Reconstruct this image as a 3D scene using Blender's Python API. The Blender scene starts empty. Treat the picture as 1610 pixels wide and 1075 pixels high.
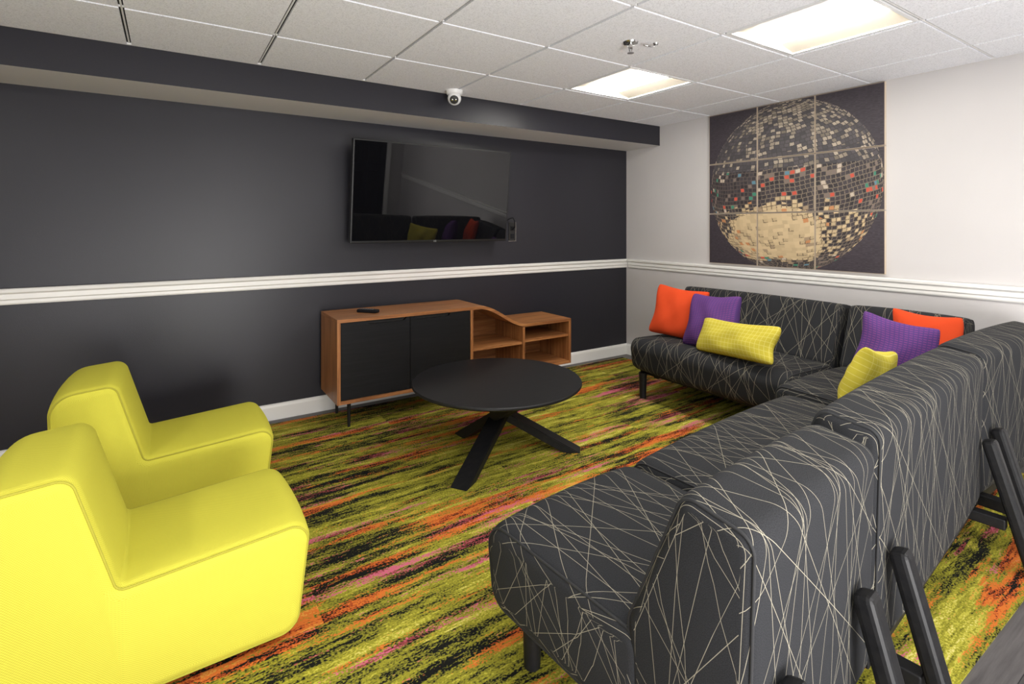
import bpy, bmesh, math, random
from math import sin, cos, pi, radians, sqrt
from mathutils import Vector, Matrix
random.seed(7)
S = bpy.context.scene
COL = S.collection
try:
    S.view_settings.view_transform = 'Standard'
except Exception:
    pass

# ---------------------------------------------------------------- node helpers
class G:
    def __init__(s, name, rough=0.5, col=(.5, .5, .5), metal=0, spec=None):
        s.mat = bpy.data.materials.new(name); s.mat.use_nodes = True
        s.nt = s.mat.node_tree; s.b = s.nt.nodes['Principled BSDF']
        s.b.inputs['Roughness'].default_value = rough
        s.b.inputs['Base Color'].default_value = (*col, 1)
        s.b.inputs['Metallic'].default_value = metal
        if spec is not None: s.b.inputs['Specular IOR Level'].default_value = spec
    def n(s, t): return s.nt.nodes.new(t)
    def put(s, inp, v):
        if isinstance(v, bpy.types.NodeSocket): s.nt.links.new(v, inp)
        elif isinstance(v, (tuple, list)) and len(v) == 3 and inp.type == 'RGBA': inp.default_value = (*v, 1)
        else: inp.default_value = v
    def m(s, op, a, b=None, c=None, clamp=False):
        nd = s.n('ShaderNodeMath'); nd.operation = op; nd.use_clamp = clamp
        s.put(nd.inputs[0], a)
        if b is not None: s.put(nd.inputs[1], b)
        if c is not None: s.put(nd.inputs[2], c)
        return nd.outputs[0]
    def xyz(s, kind='Object'):
        tc = s.n('ShaderNodeTexCoord'); sp = s.n('ShaderNodeSeparateXYZ')
        s.nt.links.new(tc.outputs[kind], sp.inputs[0]); return sp.outputs
    def comb(s, x, y, z=0.0):
        nd = s.n('ShaderNodeCombineXYZ'); s.put(nd.inputs[0], x); s.put(nd.inputs[1], y); s.put(nd.inputs[2], z)
        return nd.outputs[0]
    def noise(s, vec, scale, detail=2, rough=.5):
        nd = s.n('ShaderNodeTexNoise'); 
        if vec is not None: s.put(nd.inputs['Vector'], vec)
        nd.inputs['Scale'].default_value = scale; nd.inputs['Detail'].default_value = detail
        nd.inputs['Roughness'].default_value = rough
        return nd.outputs[0]
    def white(s, w):
        nd = s.n('ShaderNodeTexWhiteNoise'); nd.noise_dimensions = '1D'; s.put(nd.inputs['W'], w)
        return nd.outputs['Value']
    def ramp(s, f, stops, interp='LINEAR'):
        nd = s.n('ShaderNodeValToRGB'); cr = nd.color_ramp; cr.interpolation = interp
        while len(cr.elements) < len(stops): cr.elements.new(.5)
        for e, (p, c) in zip(cr.elements, stops): e.position = p; e.color = (*c, 1)
        s.put(nd.inputs[0], f); return nd.outputs[0]
    def mix(s, f, a, b):
        nd = s.n('ShaderNodeMix'); nd.data_type = 'RGBA'
        s.put(nd.inputs[0], f); s.put(nd.inputs[6], a); s.put(nd.inputs[7], b); return nd.outputs[2]
    def color(s, c): s.put(s.b.inputs['Base Color'], c)
    def bump(s, h, dist=.002, strength=.5):
        nd = s.n('ShaderNodeBump'); nd.inputs['Distance'].default_value = dist
        nd.inputs['Strength'].default_value = strength
        s.put(nd.inputs['Height'], h); s.nt.links.new(nd.outputs[0], s.b.inputs['Normal'])

def obj_vec(g):
    return g.n('ShaderNodeTexCoord').outputs['Object']

# paint
def paint(name, col, rough, bumpd=.0006, var=.04, spec=.5):
    g = G(name, rough, col, spec=spec); v = obj_vec(g)
    nz = g.noise(v, 1.3, 3)
    g.color(g.ramp(nz, [(.3, tuple(c*(1-var) for c in col)), (.7, tuple(min(1, c*(1+var)) for c in col))]))
    g.bump(g.noise(v, 260, 2), bumpd, .35)
    return g.mat
M_dark = paint('paint_charcoal', (.0215, .0210, .0275), .38, .0007, .08, spec=.36)
M_gray = paint('paint_light_gray', (.54, .52, .515), .6)
M_under = paint('paint_taupe_gray', (.62, .60, .58), .5)
M_trim = paint('paint_white_trim', (.80, .79, .76), .35, .0002)
M_white = paint('white_plastic', (.8, .8, .8), .35, .0001)

# ceiling tile
g = G('ceiling_tile', .9, (.66, .66, .67)); v = obj_vec(g)
sp = g.noise(v, 170, 3, .7)
g.color(g.ramp(sp, [(.36, (.68, .69, .72)), (.50, (.87, .88, .92)), (.7, (.91, .92, .96))]))
g.bump(sp, .002, .5); M_tile = g.mat
M_grid = paint('grid_bar_white', (.80, .80, .80), .4, .0001)
M_gap = G('grid_gap_shade', .9, (.008, .008, .008)).mat  # black strips standing in for the shadow gaps beside the grid bars

# vinyl floor
g = G('vinyl_plank', .42); x, y, z = g.xyz()
row = g.m('FLOOR', g.m('DIVIDE', y, .15)); off = g.m('MULTIPLY', g.white(row), 1.2)
cell = g.m('FLOOR', g.m('DIVIDE', g.m('ADD', x, off), 1.2))
rnd = g.white(g.m('ADD', g.m('MULTIPLY', row, 13.7), cell))
gr = g.noise(g.comb(g.m('MULTIPLY', x, 3), g.m('MULTIPLY', y, 50), rnd), 1.0, 5, .65)
c = g.ramp(g.m('ADD', g.m('MULTIPLY', gr, .7), g.m('MULTIPLY', rnd, .3)), [(.25, (.03, .027, .027)), (.55, (.07, .064, .064)), (.8, (.14, .13, .128))])
fr = g.m('FRACT', g.m('DIVIDE', y, .15)); seam = g.m('LESS_THAN', fr, .015)
g.color(g.mix(seam, c, (.01, .01, .01))); M_floor = g.mat

# carpet
g = G('carpet_streaks', .95, spec=.1); x, y, z = g.xyz()
row = g.m('FLOOR', g.m('DIVIDE', y, .25))
cell = g.m('FLOOR', g.m('ADD', x, g.m('MULTIPLY', g.white(row), 1.0)))
rn = g.white(g.m('ADD', g.m('MULTIPLY', row, 7.31), cell))
ox = g.m('MULTIPLY', rn, .35)
xx = g.m('ADD', x, ox)
wy = g.noise(g.comb(g.m('MULTIPLY', x, 2.2), g.m('MULTIPLY', y, 4.0), 4), 1.0, 2, .5)
yw = g.m('ADD', g.m('ADD', y, g.m('MULTIPLY', g.m('SUBTRACT', wy, .5), .04)), g.m('MULTIPLY', x, -.03))
n1 = g.noise(g.comb(g.m('MULTIPLY', xx, 1.9), g.m('MULTIPLY', yw, 18), 0), 1.0, 7, .68)
n1b = g.noise(g.comb(g.m('MULTIPLY', xx, 1.0), g.m('MULTIPLY', yw, 4.5), 3.3), 1.0, 2, .5)
sp = g.noise(g.comb(g.m('MULTIPLY', x, 120), g.m('MULTIPLY', y, 170), 0), 1.0, 1, .5)
sp2 = g.noise(g.comb(g.m('MULTIPLY', x, 18), g.m('MULTIPLY', y, 80), 9), 1.0, 2, .5)
spd = g.m('ADD', g.m('MULTIPLY', g.m('SUBTRACT', sp, .5), .58), g.m('MULTIPLY', g.m('SUBTRACT', sp2, .5), .42))
val = g.m('ADD', g.m('ADD', g.m('MULTIPLY', n1, .72), g.m('MULTIPLY', n1b, .28)), g.m('MULTIPLY', spd, .50))
base = g.ramp(val, [(0, (.009, .009, .008)), (.432, (.045, .05, .014)), (.446, (.16, .15, .022)), (.490, (.28, .265, .028)), (.560, (.48, .44, .06)), (.625, (.68, .60, .20))], 'CONSTANT')
n3 = g.noise(g.comb(g.m('MULTIPLY', xx, 1.0), g.m('MULTIPLY', yw, 10), 21), 1.0, 6, .62)
n4 = g.noise(g.comb(g.m('MULTIPLY', xx, 1.1), g.m('MULTIPLY', yw, 11), 55), 1.0, 6, .62)
nz = g.noise(g.comb(g.m('MULTIPLY', xx, .8), g.m('MULTIPLY', yw, 1.8), 71), 1.0, 1, .5)
zz = g.m('MULTIPLY', g.m('SUBTRACT', nz, .5), .22)
acc = g.m('ADD', g.m('ADD', n3, g.m('MULTIPLY', spd, .46)), zz); acc2 = g.m('ADD', g.m('ADD', n4, g.m('MULTIPLY', spd, .46)), zz)
light = g.m('GREATER_THAN', val, .440)
ma = g.m('MULTIPLY', g.m('GREATER_THAN', acc, .578), light)
mm = g.m('MULTIPLY', g.m('GREATER_THAN', acc2, .605), light)
orange = g.ramp(val, [(.43, (.34, .060, .018)), (.49, (.60, .16, .03)), (.60, (.64, .30, .06))], 'CONSTANT')
magenta = g.ramp(val, [(.43, (.27, .05, .06)), (.51, (.56, .13, .20))], 'CONSTANT')
c = g.mix(ma, base, orange); c = g.mix(mm, c, magenta)
g.color(c); g.bump(sp, .003, .5); M_rug = g.mat

# sofa fabric: charcoal with thin random cream lines
g = G('charcoal_fabric_cream_lines', .85, spec=.15); u, v, w = g.xyz('UV')
tot = None
layers = [(-47, .23, 1), (-33, .18, 2), (-20, .16, 3), (-9, .17, 4), (2, .16, 5), (12, .16, 6), (23, .16, 7), (36, .20, 8), (52, .32, 9)]
for ang, spc, seed in layers:
    ct, st = cos(radians(ang)), sin(radians(ang))
    p = g.m('DIVIDE', g.m('ADD', g.m('MULTIPLY', u, ct), g.m('MULTIPLY', v, st)), spc)
    q = g.m('SUBTRACT', g.m('MULTIPLY', v, ct), g.m('MULTIPLY', u, st))
    cell = g.m('FLOOR', p); r1 = g.white(g.m('ADD', g.m('MULTIPLY', cell, 1.37), seed * 11.3))
    f = g.m('FRACT', p)
    wob = g.m('MULTIPLY', g.m('SINE', g.m('ADD', g.m('MULTIPLY', q, .7), g.m('MULTIPLY', r1, 40))), .20)
    cen = g.m('ADD', g.m('ADD', .24, g.m('MULTIPLY', r1, .52)), wob)
    d = g.m('MULTIPLY', g.m('ABSOLUTE', g.m('SUBTRACT', f, cen)), spc)
    ln = g.m('MULTIPLY', g.m('SUBTRACT', .00088, d), 2200, clamp=True)
    tot = ln if tot is None else g.m('MAXIMUM', tot, ln)
wv = g.noise(g.comb(g.m('MULTIPLY', u, 500), g.m('MULTIPLY', v, 500), 0), 1.0, 1)
basec = g.ramp(wv, [(.3, (.016, .0165, .0185)), (.7, (.031, .032, .035))])
g.color(g.mix(tot, basec, (.31, .285, .22))); g.bump(wv, .001, .4); M_sofa = g.mat
M_welt = G('charcoal_welt', .85, (.017, .0175, .019)).mat

# woven solid fabrics
def woven(name, col, col2, cells=220, rough=.85, bumpd=.0012, grid=None):
    g = G(name, rough, spec=.2); u, v, w = g.xyz('UV')
    a = g.m('SINE', g.m('MULTIPLY', u, cells * 2 * pi)); b = g.m('SINE', g.m('MULTIPLY', v, cells * 2 * pi))
    h = g.m('ADD', g.m('MULTIPLY', g.m('MULTIPLY', a, b), .5), .5)
    c = g.mix(h, col2, col)
    if grid:
        sz, wd, gc = grid
        gu = g.m('LESS_THAN', g.m('FRACT', g.m('DIVIDE', u, sz)), wd); gv = g.m('LESS_THAN', g.m('FRACT', g.m('DIVIDE', v, sz)), wd)
        c = g.mix(g.m('MULTIPLY', g.m('MAXIMUM', gu, gv), .55), c, gc)
    g.color(c); g.bump(h, bumpd, .6); return g.mat
M_yel = woven('lime_yellow_knit', (.69, .65, .075), (.52, .485, .048), 150, bumpd=.0008)
M_yelpipe = G('lime_yellow_piping', .85, (.40, .37, .035)).mat
M_pyel = woven('mustard_yellow_check', (.62, .53, .06), (.52, .43, .04), 300, grid=(.028, .10, (.76, .71, .25)))
M_por = woven('orange_red_weave', (.76, .085, .02), (.58, .05, .012), 260)
def stripes():
    g = G('purple_weave_stripe', .85, spec=.2); u, v, w = g.xyz('UV')
    s1 = g.m('LESS_THAN', g.m('FRACT', g.m('DIVIDE', v, .013)), .3)
    s2 = g.m('LESS_THAN', g.m('FRACT', g.m('DIVIDE', u, .02)), .7)
    g.color(g.mix(g.m('MULTIPLY', s1, s2), (.082, .038, .165), (.19, .05, .20))); return g.mat
M_ppu = stripes()

# walnut
def wood(name, c1, c2, c3, rough=.4, sx=2.0, sz=40, axis='x', spec=.5):
    g = G(name, rough, spec=spec); x, y, z = g.xyz()
    if axis == 'z': x, z = z, x
    vec = g.comb(g.m('MULTIPLY', x, sx), g.m('MULTIPLY', y, sz), g.m('MULTIPLY', z, sz))
    n = g.noise(vec, 1.0, 5, .65)
    g.color(g.ramp(n, [(.3, c1), (.5, c2), (.7, c3)])); g.bump(n, .0005, .3); return g.mat
wc = ((.13, .045, .015), (.32, .128, .042), (.48, .225, .082))
M_wal = wood('walnut_veneer', *wc)
M_walv = wood('walnut_veneer_upright', *wc, axis='z')
M_door = wood('black_door_veneer', (.004, .004, .005), (.006, .006, .007), (.009, .009, .010), .5, 3, 60, spec=.25)
M_blk = wood('black_stained_oak', (.006, .006, .007), (.008, .008, .009), (.012, .012, .013), .42, 3, 60, spec=.4)
M_blkwood = wood('black_stained_beech', (.005, .005, .006), (.008, .008, .009), (.012, .0115, .0115), .48, 3, 50, spec=.3)
M_metal = G('black_metal', .4, (.015, .015, .015), .4).mat
M_int = G('interior_shade', .8, (.01, .009, .008)).mat
M_screen = G('tv_screen_glass', .02, (.003, .003, .004), 0, .6).mat
M_bezel = G('tv_bezel_black', .35, (.008, .008, .008)).mat
M_chrome = G('chrome', .18, (.6, .6, .6), 1).mat
M_rubber = G('remote_plastic', .7, (.008, .008, .010), spec=.2).mat
M_silver = G('silver_print', .4, (.5, .5, .5)).mat
M_btn = G('remote_button', .6, (.10, .10, .11)).mat
def emis(name, st, col=(1, .97, .90)):
    g = G(name, .5, (.8, .8, .8)); g.put(g.b.inputs['Emission Color'], col); g.b.inputs['Emission Strength'].default_value = st; return g.mat
M_lamp = emis('lamp_diffuser', 46.0)
M_refl = G('lamp_reflector', .7, (.58, .53, .45), spec=.1).mat
M_canvas_edge = G('art_panel_edge', .6, (.62, .52, .40)).mat

# ---------------------------------------------------------------- mesh helpers
def link(o, parent=None):
    COL.objects.link(o)
    if parent is not None: o.parent = parent
    return o
def mkobj(name, me, parent=None, mats=(), smooth=False):
    for m in mats: me.materials.append(m)
    if smooth:
        for p in me.polygons: p.use_smooth = True
    return link(bpy.data.objects.new(name, me), parent)
def top(o, label, cat, group=None):
    o['label'] = label; o['category'] = cat
    if group: o['group'] = group
    return o
def struct(o, label=None):
    o['kind'] = 'structure'
    if label: o['label'] = label; 
    return o
def empty(name, loc, rz=0, rx=0):
    e = bpy.data.objects.new(name, None); e.empty_display_size = .1
    e.location = loc; e.rotation_euler = (rx, 0, rz); COL.objects.link(e); return e
def bm_box(bm, lo, hi, mi=0, bev=0):
    b2 = bmesh.new()
    bmesh.ops.create_cube(b2, size=1)
    for v in b2.verts:
        v.co = Vector([lo[i] + (v.co[i] + .5) * (hi[i] - lo[i]) for i in range(3)])
    if bev: bmesh.ops.bevel(b2, geom=b2.edges[:], offset=bev, segments=3, affect='EDGES', profile=.5)
    for f in b2.faces: f.material_index = mi
    me = bpy.data.meshes.new('tmp'); b2.to_mesh(me); b2.free(); bm.from_mesh(me); bpy.data.meshes.remove(me)
def fin(bm, name, parent, mats, smooth=False):
    me = bpy.data.meshes.new(name); bm.to_mesh(me); bm.free()
    return mkobj(name, me, parent, mats, smooth)
def box(name, lo, hi, mat, parent=None, bev=0):
    bm = bmesh.new(); bm_box(bm, lo, hi, 0, bev); return fin(bm, name, parent, [mat])
def beam(name, p0, p1, w, h, mat, parent=None, bev=.006, up=(0, 0, 1), bm=None):
    p0, p1 = Vector(p0), Vector(p1); d = p1 - p0; L = d.length; zx = d.normalized()
    upv = Vector(up); sx = upv.cross(zx)
    if sx.length < 1e-3: sx = Vector((1, 0, 0))
    sx.normalize(); sy = zx.cross(sx)
    own = bm is None
    b2 = bmesh.new(); bmesh.ops.create_cube(b2, size=1)
    for v in b2.verts: v.co = Vector((v.co.x * w, v.co.y * h, (v.co.z + .5) * L))
    if bev: bmesh.ops.bevel(b2, geom=b2.edges[:], offset=bev, segments=3, affect='EDGES', profile=.5)
    M = Matrix((sx, sy, zx)).transposed().to_4x4(); M.translation = p0
    b2.transform(M)
    if own: return fin(b2, name, parent, [mat])
    me = bpy.data.meshes.new('tmp'); b2.to_mesh(me); b2.free(); bm.from_mesh(me); bpy.data.meshes.remove(me)
def revolve(name, prof, mat, parent=None, loc=(0, 0, 0), seg=64, smooth=True, rot=None):
    bm = bmesh.new(); rings = []
    for r, z in prof:
        if r < 1e-6: rings.append([bm.verts.new((0, 0, z))])
        else: rings.append([bm.verts.new((r * cos(2 * pi * i / seg), r * sin(2 * pi * i / seg), z)) for i in range(seg)])
    for a, b in zip(rings, rings[1:]):
        for i in range(seg):
            j = (i + 1) % seg
            if len(a) == 1 and len(b) == 1: continue
            if len(a) == 1: bm.faces.new((a[0], b[i], b[j]))
            elif len(b) == 1: bm.faces.new((a[i], a[j], b[0]))
            else: bm.faces.new((a[i], a[j], b[j], b[i]))
    bmesh.ops.recalc_face_normals(bm, faces=bm.faces[:])
    if rot is not None: bm.transform(rot)
    bm.transform(Matrix.Translation(loc))
    o = fin(bm, name, parent, [mat], smooth)
    if smooth:
        try:
            o.data.set_sharp_from_angle(angle=radians(40))
        except Exception: pass
    return o
def rpoly(corners, seg=6):
    pts = []; n = len(corners)
    for i in range(n):
        x, y, r = corners[i]; P = Vector((x, y)); A = Vector(corners[i - 1][:2]); B = Vector(corners[(i + 1) % n][:2])
        if r <= 0: pts.append(P); continue
        d1 = (A - P).normalized(); d2 = (B - P).normalized(); ang = d1.angle(d2)
        tl = min(r / math.tan(ang / 2), (A - P).length * .49, (B - P).length * .49); rr = tl * math.tan(ang / 2)
        C = P + (d1 + d2).normalized() * (rr / sin(ang / 2)); s = P + d1 * tl; e = P + d2 * tl
        a0 = math.atan2(s.y - C.y, s.x - C.x); a1 = math.atan2(e.y - C.y, e.x - C.x)
        da = (a1 - a0 + pi) % (2 * pi) - pi
        for k in range(seg + 1):
            a = a0 + da * k / seg; pts.append(Vector((C.x + rr * cos(a), C.y + rr * sin(a))))
    # densify long edges
    out = []
    for i in range(len(pts)):
        a, b = pts[i], pts[(i + 1) % len(pts)]; L = (b - a).length; k = max(1, int(L / .06))
        for j in range(k): out.append(a.lerp(b, j / k))
    return out
def pnorm(prof):
    n = len(prof); N = []
    for i in range(n):
        t = (prof[(i + 1) % n] - prof[i - 1]); t.normalize(); N.append(Vector((t.y, -t.x)))
    return N
def loft(prof, L, r, mp, parent, mat, name, s0=0, puff=0, split=None, ri=None):
    """profile (d,z) CCW swept along s; rounded ends; UV in metres. split(i,k)->part name"""
    ri = ri if ri is not None else r
    n = len(prof); N = pnorm(prof); arc = [0]
    for i in range(n): arc.append(arc[-1] + (prof[(i + 1) % n] - prof[i]).length)
    st = []
    for th in (90, 68, 45, 22): st.append((r * (1 - sin(radians(th))), ri * (1 - cos(radians(th)))))
    k = max(2, int((L - 2 * r) / .06))
    for j in range(k + 1): st.append((r + (L - 2 * r) * j / k, 0))
    for th in (22, 45, 68, 90): st.append((L - r * (1 - sin(radians(th))), ri * (1 - cos(radians(th)))))
    m = len(st); bm = bmesh.new(); uvl = bm.loops.layers.uv.new('UVMap'); lay = bm.faces.layers.int.new('grp')
    names = []; off = (random.random() * 5, random.random() * 5)
    def gi(nm):
        if nm not in names: names.append(nm)
        return names.index(nm)
    rings = []
    for s, ins in st:
        pf = puff * (sin(pi * min(1, max(0, s / L)))) ** .6 - ins
        rings.append([bm.verts.new(mp(s0 + s, prof[i].x + N[i].x * pf, prof[i].y + N[i].y * pf)) for i in range(n)])
    for a in range(m - 1):
        for i in range(n):
            j = (i + 1) % n
            f = bm.faces.new((rings[a][i], rings[a][j], rings[a + 1][j], rings[a + 1][i]))
            ua, ub = st[a][0] - st[a][1] * (1 if a < m / 2 else -1), st[a + 1][0] - st[a + 1][1] * (1 if a < m / 2 else -1)
            for lp, uvv in zip(f.loops, ((ua, arc[i]), (ua, arc[i + 1]), (ub, arc[i + 1]), (ub, arc[i]))):
                lp[uvl].uv = (uvv[0] + off[0], uvv[1] + off[1])
            f[lay] = gi(split(i, a, m, prof[i]) if split else name); f.smooth = True
    for a, nm in ((0, 'cap0'), (m - 1, 'cap1')):
        f = bm.faces.new(rings[a]); f.smooth = True
        for i, lp in enumerate(f.loops): lp[uvl].uv = (prof[i].x + off[1] + 3.1, prof[i].y + off[0])
        f[lay] = gi(split(-1, a, m, None) if split else name)
    bmesh.ops.recalc_face_normals(bm, faces=bm.faces[:])
    objs = {}
    for gidx, nm in enumerate(names):
        b2 = bm.copy(); l2 = b2.faces.layers.int['grp']
        bmesh.ops.delete(b2, geom=[f for f in b2.faces if f[l2] != gidx], context='FACES')
        me = bpy.data.meshes.new(nm); b2.to_mesh(me); b2.free(); objs[nm] = mkobj(nm.split('#')[0], me, parent, [mat])
    bm.free(); return objs
def tube(pts, r, mat, parent, name, closed=True, seg=8):
    bm = bmesh.new(); n = len(pts); rings = []
    pts = [Vector(p) for p in pts]
    prev = None
    for i, p in enumerate(pts):
        if closed: t = pts[(i + 1) % n] - pts[i - 1]
        else: t = pts[min(n - 1, i + 1)] - pts[max(0, i - 1)]
        t.normalize()
        a = prev if prev is not None else (Vector((0, 0, 1)) if abs(t.z) < .9 else Vector((1, 0, 0)))
        b = t.cross(a); b.normalize(); a = b.cross(t); a.normalize(); prev = a
        rings.append([bm.verts.new(p + a * r * cos(2 * pi * k / seg) + b * r * sin(2 * pi * k / seg)) for k in range(seg)])
    for i in range(n if closed else n - 1):
        A, B = rings[i], rings[(i + 1) % n]
        for k in range(seg):
            f = bm.faces.new((A[k], A[(k + 1) % seg], B[(k + 1) % seg], B[k])); f.smooth = True
    if not closed:
        bm.faces.new(rings[0]); bm.faces.new(rings[-1])
    bmesh.ops.recalc_face_normals(bm, faces=bm.faces[:])
    return fin(bm, name, parent, [mat], False)
def extr(name, pts, s0, s1, mp, mat, parent=None, smooth=False):
    bm = bmesh.new(); A = [bm.verts.new(mp(s0, p[0], p[1])) for p in pts]; B = [bm.verts.new(mp(s1, p[0], p[1])) for p in pts]
    n = len(pts)
    for i in range(n): bm.faces.new((A[i], A[(i + 1) % n], B[(i + 1) % n], B[i]))
    bm.faces.new(A); bm.faces.new(B); bmesh.ops.recalc_face_normals(bm, faces=bm.faces[:])
    o = fin(bm, name, parent, [mat], smooth)
    if smooth:
        try: o.data.set_sharp_from_angle(angle=radians(35))
        except Exception: pass
    return o

# ---------------------------------------------------------------- room
XR, YB, XL, YF, HC = 3.87, 3.79, -3.0, -2.7, 2.23
struct(box('wall_back', (XL - .1, YB, 0), (XR + .1, YB + .1, 2.42), M_dark), 'satin charcoal painted wall')
struct(box('wall_right', (XR, YF - .1, 0), (XR + .1, YB, 2.42), M_gray), 'light gray painted wall')
struct(box('wall_left', (XL - .1, YF - .1, 0), (XL, YB, 2.42), M_gray), 'light gray painted wall')
struct(box('wall_front', (XL, YF - .1, 0), (XR, YF, 2.42), M_gray), 'light gray painted wall')
struct(box('floor', (XL - .1, YF - .1, -.08), (XR + .1, YB + .1, 0), M_floor), 'dark gray wood-look plank floor')
bm = bmesh.new()
bm_box(bm, (2.62, YF - .01, 0), (2.70, YF + .05, 2.08), 0, .003); bm_box(bm, (3.52, YF - .01, 0), (3.60, YF + .05, 2.08), 0, .003)
bm_box(bm, (2.62, YF - .01, 2.0), (3.60, YF + .05, 2.08), 0, .003); bm_box(bm, (2.70, YF - .01, .004), (3.52, YF + .02, 2.0), 1)
for q in ((2.80, .25), (3.16, .25), (2.80, 1.10), (3.16, 1.10)): bm_box(bm, (q[0], YF + .018, q[1]), (q[0] + .26, YF + .028, q[1] + .7), 1, .004)
struct(fin(bm, 'door_1', None, [M_trim, M_blkwood]), 'dark panelled door in a white frame')
# soffit
bm = bmesh.new(); bm_box(bm, (XL, 3.36, 2.045), (XR, YB, 2.42), 0)
for f in bm.faces:
    if f.normal.z < -.9: f.material_index = 1
struct(fin(bm, 'wall_soffit', None, [M_dark, M_under]), 'charcoal soffit with a gray underside')
# chair rails
def railprof():
    return [(0, .872), (.010, .872), (.014, .880), (.014, .895), (.022, .902), (.022, .928), (.034, .938), (.036, .952), (.030, .958), (0, .958)]
def baseprof():
    return [(0, 0), (.016, 0), (.016, .085), (.010, .10), (0, .105)]
mb = lambda s, d, z: (s, YB - d, z); mr = lambda s, d, z: (XR - d, s, z)
ml = lambda s, d, z: (XL + d, s, z); mf = lambda s, d, z: (s, YF + d, z)
for i, (mp, a, b) in enumerate(((mb, XL + .04, XR), (mr, YF + .04, YB - .037), (ml, YF + .04, YB - .037), (mf, XL, 2.62))):
    struct(extr('trim_%d' % (i + 1), railprof(), a, b, mp, M_trim), 'white moulded chair rail')
for nm, mp, a, b in (('baseboard_back', mb, XL, XR), ('baseboard_right', mr, YF, YB - .017), ('baseboard_left', ml, YF, YB - .017), ('baseboard_front', mf, XL + .017, 2.62)):
    struct(extr(nm, baseprof(), a, b, mp, M_trim), 'white baseboard')

# ceiling
gx = [XL] + [2.27 + .61 * k for k in range(-8, 3)] + [XR]; gx = [v for v in gx if XL <= v <= XR]
gy = [YF] + [.97 + .61 * k for k in range(-6, 4)] + [3.36]; gy = [v for v in gy if YF <= v <= 3.36]
lights = [(2.27, .97), (2.27, 2.19), (.44, -.25), (.44, -1.47), (2.27, -.86), (-2.0, .97)]
bm = bmesh.new()
bm_box(bm, (XL - .1, YF - .1, 2.42), (XR + .1, YB + .1, 2.50), 0)
for i in range(len(gx) - 1):
    for j in range(len(gy) - 1):
        if any(abs(gx[i] - lx) < .02 and abs(gy[j] - ly) < .02 for lx, ly in lights): continue
        if gx[i + 1] - gx[i] < .04 or gy[j + 1] - gy[j] < .04: continue
        x0, x1, y0, y1 = gx[i] + .0105, gx[i + 1] - .0105, gy[j] + .0105, gy[j + 1] - .0105
        bm_box(bm, (x0, y0, HC - .004), (x1, y1, HC + .02), 0)
for xv in gx[1:-1]:
    bm_box(bm, (xv - .0035, YF, HC + .003), (xv + .0035, 3.36, HC + .03), 1)
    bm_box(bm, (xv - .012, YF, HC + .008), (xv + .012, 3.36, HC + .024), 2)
for yv in gy[1:-1]:
    for i in range(len(gx) - 1):
        bm_box(bm, (gx[i] + .0035, yv - .0045, HC), (gx[i + 1] - .0035, yv + .0045, HC + .03), 1)
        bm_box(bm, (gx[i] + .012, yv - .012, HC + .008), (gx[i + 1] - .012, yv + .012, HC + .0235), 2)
bm_box(bm, (XL, 3.345, HC - .003), (XR, 3.36, HC + .02), 1)
bm_box(bm, (XR - .015, YF, HC - .003), (XR, 3.345, HC + .02), 1)
struct(fin(bm, 'ceiling', None, [M_tile, M_grid, M_gap]), 'suspended ceiling of speckled white tiles in a white grid')

# troffers
for (lx, ly) in lights:
    e = empty('ceiling_light', (lx + .305, ly + .305, HC))
    top(e, 'recessed square fluorescent ceiling light with curved center diffuser', 'ceiling light', 'ceiling lights')
    bm = bmesh.new(); h = .292
    for (a, b) in (((-h, -h), (h, -h + .016)), ((-h, h - .016), (h, h)), ((-h, -h + .016), (-h + .016, h - .016)), ((h - .016, -h + .016), (h, h - .016))):
        bm_box(bm, (a[0], a[1], -.003), (b[0], b[1], .012), 0)
    fin(bm, 'light_frame', e, [M_grid])
    bm = bmesh.new(); hh = h - .015; K = 24; prev = None
    def zr(t): return .004 + .036 * (1 - abs(t) ** 2.2)
    for k in range(K + 1):
        t = -1 + 2 * k / K
        a = bm.verts.new((t * hh, -hh, zr(t))); b = bm.verts.new((t * hh, hh, zr(t)))
        if prev: 
            f = bm.faces.new((prev[0], a, b, prev[1])); f.smooth = True
        prev = (a, b)
    for sy in (-hh, hh):
        vs = [bm.verts.new((-hh + 2 * hh * k / K, sy, zr(-1 + 2 * k / K))) for k in range(K + 1)]
        bm.faces.new(vs)
    fin(bm, 'reflector', e, [M_refl])
    prof = [(.115 * cos(a), .034 + .042 * -sin(a)) for a in [pi * k / 14 for k in range(15)]] 
    extr('diffuser', prof, -hh + .03, hh - .03, lambda s, d, z: (d, s, z), M_lamp, e, True)

# ---------------------------------------------------------------- rug
RZ = .004
r = box('carpet', (-2.6, .54, .0), (3.72, 3.70, RZ), M_rug)
top(r, 'low-pile carpet with lime, black, orange and magenta streaks', 'carpet')

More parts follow.
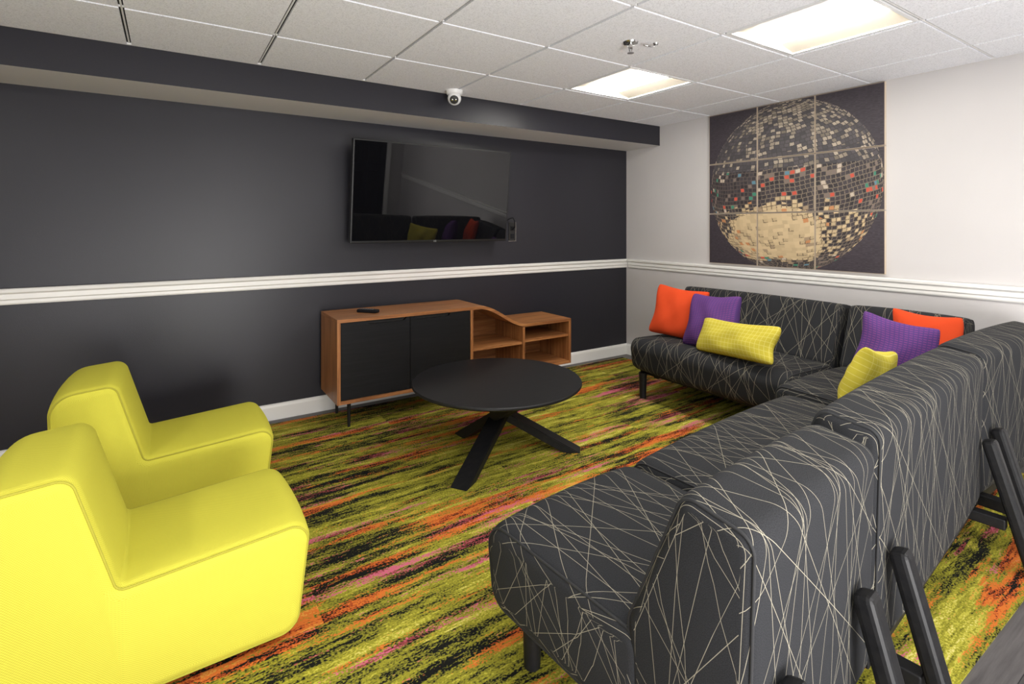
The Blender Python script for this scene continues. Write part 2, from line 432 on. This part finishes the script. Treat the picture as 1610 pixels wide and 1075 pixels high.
# ---------------------------------------------------------------- lounge chairs
def chair(loc, rz, label):
    e = empty('lounge_chair', loc, rz); top(e, label, 'armchair', 'yellow lounge chairs')
    W = .49; r = .036; PF = .014; RI = .028
    mp = lambda s, d, z: (d, s, z)
    cor = [(.02, .026, .045), (.755, .026, .060), (.795, .358, .055), (.305, .326, .022), (.210, .650, .045), (.0, .632, .085)]
    prof = rpoly(cor, 10)
    ci = min(range(len(prof)), key=lambda i: (prof[i] - Vector((.305, .326))).length)
    def split(i, a, m, p):
        if i < 0: return 'side_panel#%d' % (0 if a == 0 else 1)
        if a < 2: return 'side_panel#0'
        if a >= m - 3: return 'side_panel#1'
        if p.y < .04 and p.x > .02 and p.x < .78: return 'base_panel'
        if p.x < .1 and p.y < .2: return 'backrest'
        if i < ci: return 'seat'
        return 'backrest'
    loft(prof, W, r, mp, e, M_yel, 'body', puff=PF, split=split, ri=RI)
    N = pnorm(prof)
    for s, sg in ((r * (1 - sin(radians(45))), 1), (W - r * (1 - sin(radians(45))), -1)):
        pf = PF * (sin(pi * s / W)) ** .6 - RI * (1 - cos(radians(45))) + .0008
        pts = [mp(s, p.x + n.x * pf, p.y + n.y * pf) for p, n in zip(prof, N)]
        tube(pts, .0032, M_yelpipe, e, 'piping')
    for sx in (.10, .64):
        for sy in (.09, .40):
            revolve('leg', [(0, 0), (.018, 0), (.022, .030), (0, .030)], M_blkwood, e, (sx, sy, 0), 16)
    return e
chair((-.415, 1.71, RZ), radians(1), 'lime yellow upholstered armless lounge chair with low boxy back')
chair((-.385, 2.61, RZ), 0, 'lime yellow upholstered armless lounge chair with low boxy back')

# ---------------------------------------------------------------- sofa
seatprof = rpoly([(.24, .20, .05), (.765, .210, .065), (.80, .445, .075), (.24, .430, .05)], 8)
backprof = rpoly([(.015, .19, .045), (.265, .19, .045), (.285, .45, .06), (.150, .795, .040), (.0, .772, .040)], 8)
backlow = rpoly([(.015, .19, .045), (.265, .19, .045), (.285, .45, .06), (.150, .772, .042), (.0, .744, .042)], 8)
SM = lambda s, d, z: (s, d, z)
def welts(e, prof, L, s0, r, ri, puff, mp):
    N = pnorm(prof)
    so = r * (1 - sin(radians(45)))
    for s in (so, L - so):
        pf = puff * (sin(pi * s / L)) ** .6 - ri * (1 - cos(radians(45))) + .0008
        pts = [mp(s0 + s, p.x + n.x * pf, p.y + n.y * pf) for p, n in zip(prof, N)]
        tube(pts, .0034, M_welt, e, 'piping')
def cushion(e, prof, L, r, ri, puff, mp, name, s0):
    loft(prof, L, r, mp, e, M_sofa, name, s0=s0, puff=puff, ri=ri); welts(e, prof, L, s0, r, ri, puff, mp)
def backleg(e, s):
    beam('leg', (s, -.150, 0), (s, -.020, .47), .055, .045, M_blkwood, e, .014, up=(0, 1, 0))
def sofa_frame(e, L, backlegs, frontlegs, inset=.03):
    for s in backlegs:
        backleg(e, s)
        beam('rail', (s, -.07, .170), (s, .66, .170), .045, .04, M_blkwood, e, .005)
    for s in frontlegs:
        revolve('leg', [(0, 0), (.024, 0), (.030, .19), (0, .19)], M_blkwood, e, (s, .72, 0), 20)
    beam('front_rail', (inset, .67, .188), (L - inset, .67, .188), .05, .03, M_blkwood, e, .004)
    beam('rear_rail', (inset, .06, .170), (L - inset, .06, .170), .05, .045, M_blkwood, e, .004)
def sofa(name, loc, rz, L, backlegs, frontlegs, label, bp=None, br=.028, inset=.03):
    e = empty(name, loc, rz); top(e, label, 'sofa', 'sectional sofa modules')
    cushion(e, seatprof, L - .016, .040, .034, .016, SM, 'seat', .008)
    cushion(e, bp or backprof, L - .022, br, br * .85, .008, SM, 'backrest', .011)
    sofa_frame(e, L, backlegs, frontlegs, inset); return e
TH = radians(5.5); O = Vector((.83, .52))
def near(s, d=0): return (O.x + s * cos(TH) - d * sin(TH), O.y + s * sin(TH) + d * cos(TH), RZ)
sofa('sofa_seat_module', (.83, .52, 0 + RZ), TH, .63, (.10, .47), (.13, .54), 'armless single sofa module in charcoal fabric with cream lines', backlow, .030, .12)
p = near(.645); sofa('sofa_two_seat_module', p, TH, 1.22, (.07, 1.15), (.12, 1.10), 'armless two-seat sofa module in charcoal fabric with cream lines')
sofa('sofa_two_seat_module', (3.69, 1.60, RZ), radians(90), 1.22, (.15, 1.07), (.15, 1.14), 'armless two-seat sofa module beside the light gray wall')
# corner module
e = empty('sofa_corner_module', (2.715, .71, RZ)); top(e, 'corner sofa module with two backs in charcoal lined fabric', 'sofa', 'sectional sofa modules')
CW, CD = .98, .875
cseat = rpoly([(.26, .20, .05), (CD - .005, .215, .06), (CD, .440, .06), (.26, .430, .05)], 6)
cushion(e, cseat, .71, .04, .035, .012, SM, 'seat', 0)
cushion(e, backprof, CW, .032, .028, .010, SM, 'backrest', 0)
m2 = lambda s, d, z: (CW - d, s, z)
cushion(e, backprof, CD - .30, .032, .028, .010, m2, 'backrest', .29)
for s in (.08, .88): backleg(e, s)
for q in ((.08, .80), (.92, .80)):
    revolve('leg', [(0, 0), (.024, 0), (.030, .19), (0, .19)], M_blkwood, e, (q[0], q[1], 0), 20)
beam('front_rail', (.03, .80, .178), (.96, .80, .178), .05, .03, M_blkwood, e, .004)
beam('rear_rail', (.03, .06, .165), (.96, .06, .165), .05, .045, M_blkwood, e, .004)
for s in (.08, .88): beam('rail', (s, -.07, .165), (s, .80, .165), .045, .045, M_blkwood, e, .004)

# ---------------------------------------------------------------- pillows
def pillow(loc, yaw, lean, w, h, t, mat, label, group, roll=0):
    N = 26; bm = bmesh.new(); uvl = bm.loops.layers.uv.new('UVMap'); V = {}
    def pos(u, v, sgn):
        x = w / 2 * u * (1 - .085 * (1 - v * v)) ; z = h / 2 * v * (1 - .085 * (1 - u * u))
        k = 1 - .075 * (u * u * v * v) ** 3; x *= k; z *= k
        z -= .012 * (1 - u * u) * (1 if v > 0 else .2) * abs(v)
        th = t / 2 * ((1 - u * u) * (1 - v * v)) ** .38
        th *= 1 + .08 * sin(7 * u + 3 * v + w * 31) + .06 * sin(5 * v - 6 * u + h * 50) - .12 * v
        return (x + .006 * sin(4 * v + w * 20), sgn * th, z)
    for sg in (-1, 1):
        for i in range(N + 1):
            for j in range(N + 1):
                u = sin(pi / 2 * (-1 + 2 * i / N)); v = sin(pi / 2 * (-1 + 2 * j / N))
                if sg == 1 and (i in (0, N) or j in (0, N)): V[sg, i, j] = V[-1, i, j]
                else: V[sg, i, j] = bm.verts.new(pos(u, v, sg))
    for sg in (-1, 1):
        for i in range(N):
            for j in range(N):
                ids = [(i, j), (i + 1, j), (i + 1, j + 1), (i, j + 1)]
                f = bm.faces.new([V[sg, a, b] for a, b in ids]); f.smooth = True
                for lp, (a, b) in zip(f.loops, ids):
                    lp[uvl].uv = (w / 2 * sin(pi / 2 * (-1 + 2 * a / N)) + .5, h / 2 * sin(pi / 2 * (-1 + 2 * b / N)) + .5)
    bmesh.ops.recalc_face_normals(bm, faces=bm.faces[:])
    o = fin(bm, 'throw_pillow', None, [mat]); o.location = loc
    o.rotation_euler = (Matrix.Rotation(yaw, 3, 'Z') @ Matrix.Rotation(-lean, 3, 'X') @ Matrix.Rotation(roll, 3, 'Y')).to_euler()
    top(o, label, 'pillow', group); return o
R = radians
g1, g2 = 'throw pillows by the wall', 'throw pillows near the corner'
pillow((3.22, 2.61, .640), R(-74), R(18), .42, .40, .15, M_por, 'square orange-red woven throw pillow beside a purple pillow', g1, R(5))
pillow((3.12, 2.25, .635), R(-92), R(22), .40, .40, .17, M_ppu, 'square purple striped throw pillow behind a yellow lumbar pillow', g1, R(-3))
pillow((2.98, 1.98, .580), R(-97), R(26), .59, .245, .13, M_pyel, 'rectangular yellow checked lumbar pillow on the sofa seat', g1, R(-3))
pillow((3.40, 1.14, .650), R(-78), R(14), .32, .37, .14, M_por, 'square orange-red woven throw pillow in the sofa corner', g2, R(4))
pillow((3.08, 1.16, .630), R(-66), R(14), .34, .40, .17, M_ppu, 'square purple striped throw pillow leaning on an orange pillow', g2, R(12))
pillow((2.71, 1.12, .59), R(181), R(18), .40, .30, .14, M_pyel, 'rectangular yellow checked lumbar pillow leaning on a sofa back', g2, R(-12))

# ---------------------------------------------------------------- coffee table
e = empty('coffee_table', (1.59, 2.58, RZ)); top(e, 'round black wooden coffee table with crossed slanted legs', 'table')
revolve('tabletop', [(0, .350), (.30, .352), (.44, .368), (.478, .380), (.487, .387), (.487, .396), (.484, .40), (0, .40)], M_blk, e, seg=96)
for ang, rr in ((-147, .46), (-40, .43), (96, .29)):
    a = R(ang); d = Vector((cos(a), sin(a), 0)); sd = Vector((-sin(a), cos(a), 0))
    p0 = d * rr + sd * .03; p1 = -d * .28 + sd * .03 + Vector((0, 0, .356))
    bm = bmesh.new()
    hw = .048; top_h = .10
    A = []
    for base in (p0, p1):
        for sx in (-1, 1):
            for sy in (-1, 1):
                A.append(bm.verts.new(base + sd * hw * sx + d * top_h / 2 * sy))
    for f in ((0, 1, 3, 2), (4, 5, 7, 6), (0, 1, 5, 4), (2, 3, 7, 6), (0, 2, 6, 4), (1, 3, 7, 5)): bm.faces.new([A[i] for i in f])
    bmesh.ops.recalc_face_normals(bm, faces=bm.faces[:])
    bmesh.ops.bevel(bm, geom=bm.edges[:], offset=.004, segments=2, affect='EDGES')
    fin(bm, 'leg', e, [M_blkwood])

# ---------------------------------------------------------------- media console
e = empty('media_console', (.877, 3.32, RZ)); top(e, 'walnut media console with black doors and stepped open shelves', 'cabinet')
D = .41; zt = .70; zl = .53; zb = .165; Lc = 1.88; t = .022
X0c, X1c = 1.04, 1.43
def cl(x):
    if x < X0c: return zt
    if x > X1c: return zl
    k = (x - X0c) / (X1c - X0c); k = .75 * k * k * (3 - 2 * k) + .25 * k; return zt + (zl - zt) * k
xs = [0, X0c - .02] + [X0c + (X1c - X0c) * k / 24 for k in range(25)] + [X1c + .02, Lc]
up = []; dn = []
for x in xs:
    sl = (cl(x + .004) - cl(x - .004)) / .008; nn = Vector((-sl, 1)).normalized()
    up.append((x, cl(x))); dn.append((x - nn.x * t, cl(x) - nn.y * t))
MP = lambda s, d, z: (d, s, z)
extr('curved_top', up + dn[::-1], 0, D, MP, M_wal, e, True)
box('side_panel', (0, 0, zb), (t, D, zt - t), M_walv, e, .001)
box('side_panel', (Lc - t, 0, zb), (Lc, D, zl - t), M_walv, e, .001)
box('bottom_panel', (t, 0, zb), (Lc - t, D, zb + t), M_wal, e, .001)
box('divider', (.945, .0, zb + t), (.945 + t, D - .01, zt - t), M_walv, e, .001)
box('divider', (1.40, .0, zb + t), (1.40 + t, D - .01, zl - t), M_walv, e, .001)
box('shelf', (.945 + t, .01, .375), (1.40, D - .01, .375 + .018), M_wal, e, .001)
box('shelf', (1.40 + t, .01, .385), (Lc - t, D - .01, .385 + .018), M_wal, e, .001)
bp = [(t, zb + t), (Lc - t, zb + t), (Lc - t, zl - t)] + [(x, z) for x, z in dn[::-1] if t < x < Lc - t] + [(t, zt - t)]
extr('back_panel', bp, D - .01, D, MP, M_wal, e)
def door(x0, x1, n0, n1):
    z0, z1 = zb + t + .003, zt - t - .003; nd = .022
    pts = [(x0, z0), (x1, z0), (x1, z1), (n1 + .02, z1), (n1, z1 - nd * .9), (n1 - .015, z1 - nd), (n0 + .015, z1 - nd), (n0, z1 - nd * .9), (n0 - .02, z1), (x0, z1)]
    o = extr('door', pts, .004, .022, MP, M_door, e); o['label'] = 'black stained wooden door with finger notch'
    h = box('notch_shade', (n0 - .01, .024, z1 - nd - .006), (n1 + .01, .034, z1), M_int, o)  # dark backing, painted as the shaded interior seen through the notch
door(t + .003, .482, .20, .44); door(.486, .942, .53, .77)
for lx in (.09, Lc / 2, Lc - .10):
    for ly in (.06, D - .06):
        revolve('leg', [(0, 0), (.009, 0), (.013, zb + .001), (0, zb + .001)], M_metal, e, (lx, ly, 0), 16)
for ly in (.06, D - .06):
    box('leg_rail', (.06, ly - .012, zb - .014), (Lc - .07, ly + .012, zb), M_metal, e, .002)

# remote
e = empty('remote_control', (1.13, 3.50, zt + RZ), R(-50)); top(e, 'black plastic television remote on the console top', 'remote control')
box('remote_body', (-.075, -.025, 0), (.075, .025, .022), M_rubber, e, .007)
for i in range(6):
    for j in range(3):
        revolve('button', [(0, .021), (.0045, .021), (.004, .0245), (0, .0245)], M_btn, e, (-.05 + i * .018, -.013 + j * .013, 0), 10)

# ---------------------------------------------------------------- television
e = empty('television', (1.69, 3.67, 1.17), 0, R(6.3)); top(e, 'large flat black television tilted down on a wall mount', 'television')
w, h = .64, .725
box('tv_housing', (-w, -.028, 0), (w, .012, h), M_bezel, e, .004)
box('tv_screen', (-w + .010, -.0300, .018), (w - .010, -.0275, h - .010), M_screen, e)
box('tv_rear_housing', (-.40, .012, .06), (.40, .045, .45), M_bezel, e, .01)
box('wall_mount_arm', (-.22, .045, .22), (-.18, .075, .55), M_metal, e, .003); box('wall_mount_arm', (.18, .045, .22), (.22, .075, .55), M_metal, e, .003)
box('wall_mount_bracket', (-.30, .072, .30), (.30, .128, .42), M_metal, e, .003)
cu = bpy.data.curves.new('logo', 'FONT'); cu.body = 'LG'; cu.size = .018; cu.align_x = 'CENTER'; cu.extrude = .0003
tmp = bpy.data.objects.new('tmp', cu); COL.objects.link(tmp); bpy.context.view_layer.update()
me = bpy.data.meshes.new_from_object(tmp.evaluated_get(bpy.context.evaluated_depsgraph_get())); bpy.data.objects.remove(tmp)
me.materials.clear(); o = mkobj('logo', me, e, [M_silver]); o.rotation_euler = (R(90), 0, 0); o.location = (0, -.0285, .003)

# wall plate
e = empty('wall_outlet', (2.485, YB, 1.16)); top(e, 'dark media wall plate with black cable beside the television', 'outlet')
box('cover_plate', (-.035, -.008, 0), (.035, 0, .16), M_bezel, e, .002)
box('cover_trim', (-.040, -.006, -.004), (.040, -.001, .004), M_chrome, e, .001)
box('cover_trim', (.034, -.006, .004), (.039, -.001, .164), M_chrome, e, .001)
box('socket', (-.018, -.014, .09), (.018, -.008, .125), M_rubber, e, .002); box('socket', (-.018, -.014, .02), (.018, -.008, .06), M_rubber, e, .002)
tube([(0, -.014, .10), (0, -.05, .12), (-.01, -.06, .17), (-.02, -.05, .20), (-.05, -.04, .19), (-.12, -.04, .15), (-.2, -.05, .14)], .005, M_rubber, e, 'cable', False)

# ---------------------------------------------------------------- security camera
e = empty('security_camera', (1.655, 3.25, HC - .003)); top(e, 'white turret security camera on the ceiling beside the soffit', 'camera')
revolve('camera_base', [(0, 0), (.058, 0), (.058, -.018), (.050, -.030), (.045, -.032), (0, -.032)], M_white, e, seg=40)
prof = [(.047 * sin(a), .047 * cos(a)) for a in [pi * k / 20 for k in range(21)]]
prof[0] = (0, .047); prof[-1] = (0, -.047)
aim = Vector((-.42, -.75, -.42)).normalized(); rot = aim.to_track_quat('Z', 'Y').to_matrix().to_4x4()
revolve('camera_ball', prof, M_white, e, (0, 0, -.055), 32)
revolve('lens_face', [(0, .0475), (.026, .0455), (.030, .038), (.03, .036), (0, .036)], M_bezel, e, (0, 0, -.055), 32, rot=rot)
for sx in (-.012, .012):
    revolve('lens', [(0, .0500), (.006, .0490), (.007, .045), (0, .045)], M_chrome, e, (0, 0, -.055), 16, rot=rot @ Matrix.Translation((sx, 0, 0)))

# sprinkler
e = empty('fire_sprinkler', (1.97, 1.90, HC - .003)); top(e, 'chrome pendant fire sprinkler on the ceiling tile', 'sprinkler')
revolve('escutcheon', [(0, 0), (.04, 0), (.036, -.008), (.016, -.012), (0, -.012)], M_chrome, e, seg=32)
revolve('sprinkler_stem', [(0, -.01), (.010, -.01), (.010, -.03), (.006, -.034), (0, -.034)], M_chrome, e, seg=16)
for sg in (-1, 1): beam('sprinkler_arm', (sg * .012, 0, -.028), (sg * .004, 0, -.055), .004, .004, M_chrome, e, 0)
revolve('deflector', [(0, -.054), (.017, -.054), (.017, -.057), (0, -.057)], M_chrome, e, seg=16)
e = empty('ceiling_hook', (2.09, 1.84, HC - .003)); top(e, 'small metal hook fixture on the ceiling tile', 'hook')
revolve('hook_base', [(0, 0), (.015, 0), (.012, -.008), (0, -.008)], M_chrome, e, seg=16)
tube([(0, 0, -.006), (-.015, .005, -.02), (-.04, .012, -.02), (-.07, .02, -.016)], .004, M_chrome, e, 'hook_arm', False)

# ---------------------------------------------------------------- artwork: nine panels
def hsh(a, b, c=0):
    v = sin(a * 127.1 + b * 311.7 + c * 74.7) * 43758.5453; return v - math.floor(v)
BG = (.040, .032, .040)
def artcol(x, y):
    cx, cy, r = .505, .49, .49
    X, Y = (x - cx) / r, (y - cy) / r * .96
    rr = X * X + Y * Y
    grain = .75 + .5 * hsh(math.floor(x * 90), math.floor(y * 400))
    if rr >= 1: return tuple(c * grain for c in BG)
    X0, Y00 = X, Y
    ca, sa = cos(.10), sin(.10); X, Y = X * ca + Y * sa, -X * sa + Y * ca
    X += .008 * sin(Y * 17 + 3 * X); Y += .006 * sin(X * 14)
    Z = sqrt(max(0, 1 - X * X - Y * Y)); tl = .12
    Y2 = Y * cos(tl) + Z * sin(tl); Z2 = -Y * sin(tl) + Z * cos(tl)
    lat = math.asin(max(-1, min(1, Y2))); NR = 64; fr = (lat / pi + .5) * NR; ir = math.floor(fr); fr -= ir
    latc = ((ir + .5) / NR - .5) * pi; lon = math.atan2(X, Z2)
    nc = max(6, int(104 * cos(latc))); q = lon / (2 * pi) * nc + hsh(ir, 3) * .5; ic = math.floor(q); fc = q - ic
    h1, h2, h3 = hsh(ir, ic), hsh(ir, ic, 5), hsh(ir, ic, 9)
    big = hsh(math.floor(ir / 3), math.floor(ic / 3), 2)
    grout = fr < .18 or fc < .16
    wave = .10 * sin(X0 * 9 + Y00 * 5) + .08 * sin(Y00 * 23 - X0 * 11)
    patch = ((X0 + .12) / .60) ** 2 + ((Y00 + .56) / .34) ** 2 + wave
    patch2 = ((X0 - .02) / .92) ** 2 + ((Y00 + .48) / .36) ** 2
    if patch < .70 + .50 * h1 or (patch2 < 1 and h1 < .34):
        if grout and (patch > .8 or h2 < .2): return (.14, .10, .06)
        k = .76 + .26 * h2
        if h3 > .95 and patch > .35: return (.45, .20, .08)
        if h3 > .90 and patch > .2: return (.30, .22, .14)
        return (.54 * k, .41 * k, .24 * k)
    if Y00 > .22:
        pr = (.58 if (Y00 > .40 and X0 > -.5) else .24) * (.45 + 1.1 * big)
        if grout: return (.045, .038, .04)
        if h1 < pr:
            k = .40 + .75 * h2; return (.36 * k, .30 * k, .23 * k)
        return (.045 + .04 * h2, .04 + .035 * h2, .045 + .035 * h2)
    if grout:
        return (.17, .135, .10) if (X0 > -.3 or Y00 < -.2) else (.09, .07, .06)
    if h1 < .065 and big > .2: return (.48, .07, .04)
    if h1 < .076: return (.04, .20, .13)
    if h1 < .084: return (.09, .20, .26)
    if h1 < .13: return (.46, .38, .30)
    if h1 < .22: return (.17, .13, .11)
    k = .5 + .8 * h2; return (.035 * k, .028 * k, .032 * k)
g = G('printed_wood_artwork', .55); at = g.n('ShaderNodeAttribute'); at.attribute_name = 'Col'
g.color(at.outputs['Color']); M_art = g.mat
Y0, Y1, Z0, Z1 = 2.806, 1.495, .975, 2.222
NG = 130
for ci in range(3):
    for ri in range(3):
        wY = (Y0 - Y1) / 3; hZ = (Z1 - Z0) / 3; gp = .003
        ya = Y0 - ci * wY - gp; yb = Y0 - (ci + 1) * wY + gp; za = Z0 + ri * hZ + gp; zb_ = Z0 + (ri + 1) * hZ - gp
        verts = []; faces = []; cols = []
        xf = XR - .022
        for i in range(NG + 1):
            for j in range(NG + 1):
                verts.append((xf - XR, ya + (yb - ya) * i / NG - ya, za + (zb_ - za) * j / NG - za))
        for i in range(NG):
            for j in range(NG):
                a = i * (NG + 1) + j; faces.append((a, a + NG + 1, a + NG + 2, a + 1))
                X = ((Y0 - (ya + (yb - ya) * (i + .5) / NG)) / (Y0 - Y1)); Yc = ((za + (zb_ - za) * (j + .5) / NG) - Z0) / (Z1 - Z0)
                cols.append((.36, .29, .22) if (i in (0, NG - 1) or j in (0, NG - 1)) else artcol(X, Yc))
        nf = len(faces)
        b = len(verts)
        W_, H_ = yb - ya, zb_ - za
        f0 = [(-.022, 0, 0), (-.022, W_, 0), (-.022, W_, H_), (-.022, 0, H_), (0, 0, 0), (0, W_, 0), (0, W_, H_), (0, 0, H_)]
        verts += f0
        for q in ((0, 1, 5, 4), (1, 2, 6, 5), (2, 3, 7, 6), (3, 0, 4, 7), (4, 5, 6, 7)): faces.append(tuple(b + k for k in q))
        me = bpy.data.meshes.new('art_panel'); me.from_pydata(verts, [], faces)
        ca = me.color_attributes.new('Col', 'FLOAT_COLOR', 'CORNER')
        data = []
        for fi, p in enumerate(me.polygons):
            c = cols[fi] if fi < nf else (.5, .4, .3)
            if fi >= nf: p.material_index = 1
            for _ in range(p.loop_total): data += [c[0], c[1], c[2], 1]
        ca.data.foreach_set('color', data)
        o = mkobj('art_panel', me, None, [M_art, M_canvas_edge]); o.location = (XR, ya, za)
        top(o, 'square wooden art panel printed with part of a mirror ball', 'wall art', 'nine art panels on the gray wall')

# ---------------------------------------------------------------- fill lights, unseen, added to brighten the ceiling and room
def area(loc, aim, size, power, col=(1, .98, .97)):
    l = bpy.data.lights.new('fill_light', 'AREA'); l.shape = 'SQUARE'; l.size = size; l.energy = power; l.color = col
    o = bpy.data.objects.new('fill_light', l); COL.objects.link(o); o.location = loc
    o.rotation_euler = (Vector(aim) - Vector(loc)).to_track_quat('-Z', 'Y').to_euler(); return o
area((-1.0, -1.5, .45), (-.2, .2, 3.2), 1.5, 60)
area((.85, -1.5, .45), (2.1, .9, 3.0), 1.5, 150)

# ---------------------------------------------------------------- world + camera
wd = bpy.data.worlds.new('world'); S.world = wd; wd.use_nodes = True
wd.node_tree.nodes['Background'].inputs[0].default_value = (.5, .5, .5, 1); wd.node_tree.nodes['Background'].inputs[1].default_value = .3
cam = bpy.data.cameras.new('camera'); co = bpy.data.objects.new('camera', cam); COL.objects.link(co)
cam.sensor_width = 36; cam.sensor_fit = 'HORIZONTAL'; cam.lens = 36 * 823 / 1610; cam.shift_y = -(537.5 - 355) / 1610
cam.clip_start = .05
co.location = (0, 0, 1.29); co.rotation_euler = (R(90), 0, -math.atan2(540, 823))
S.camera = co
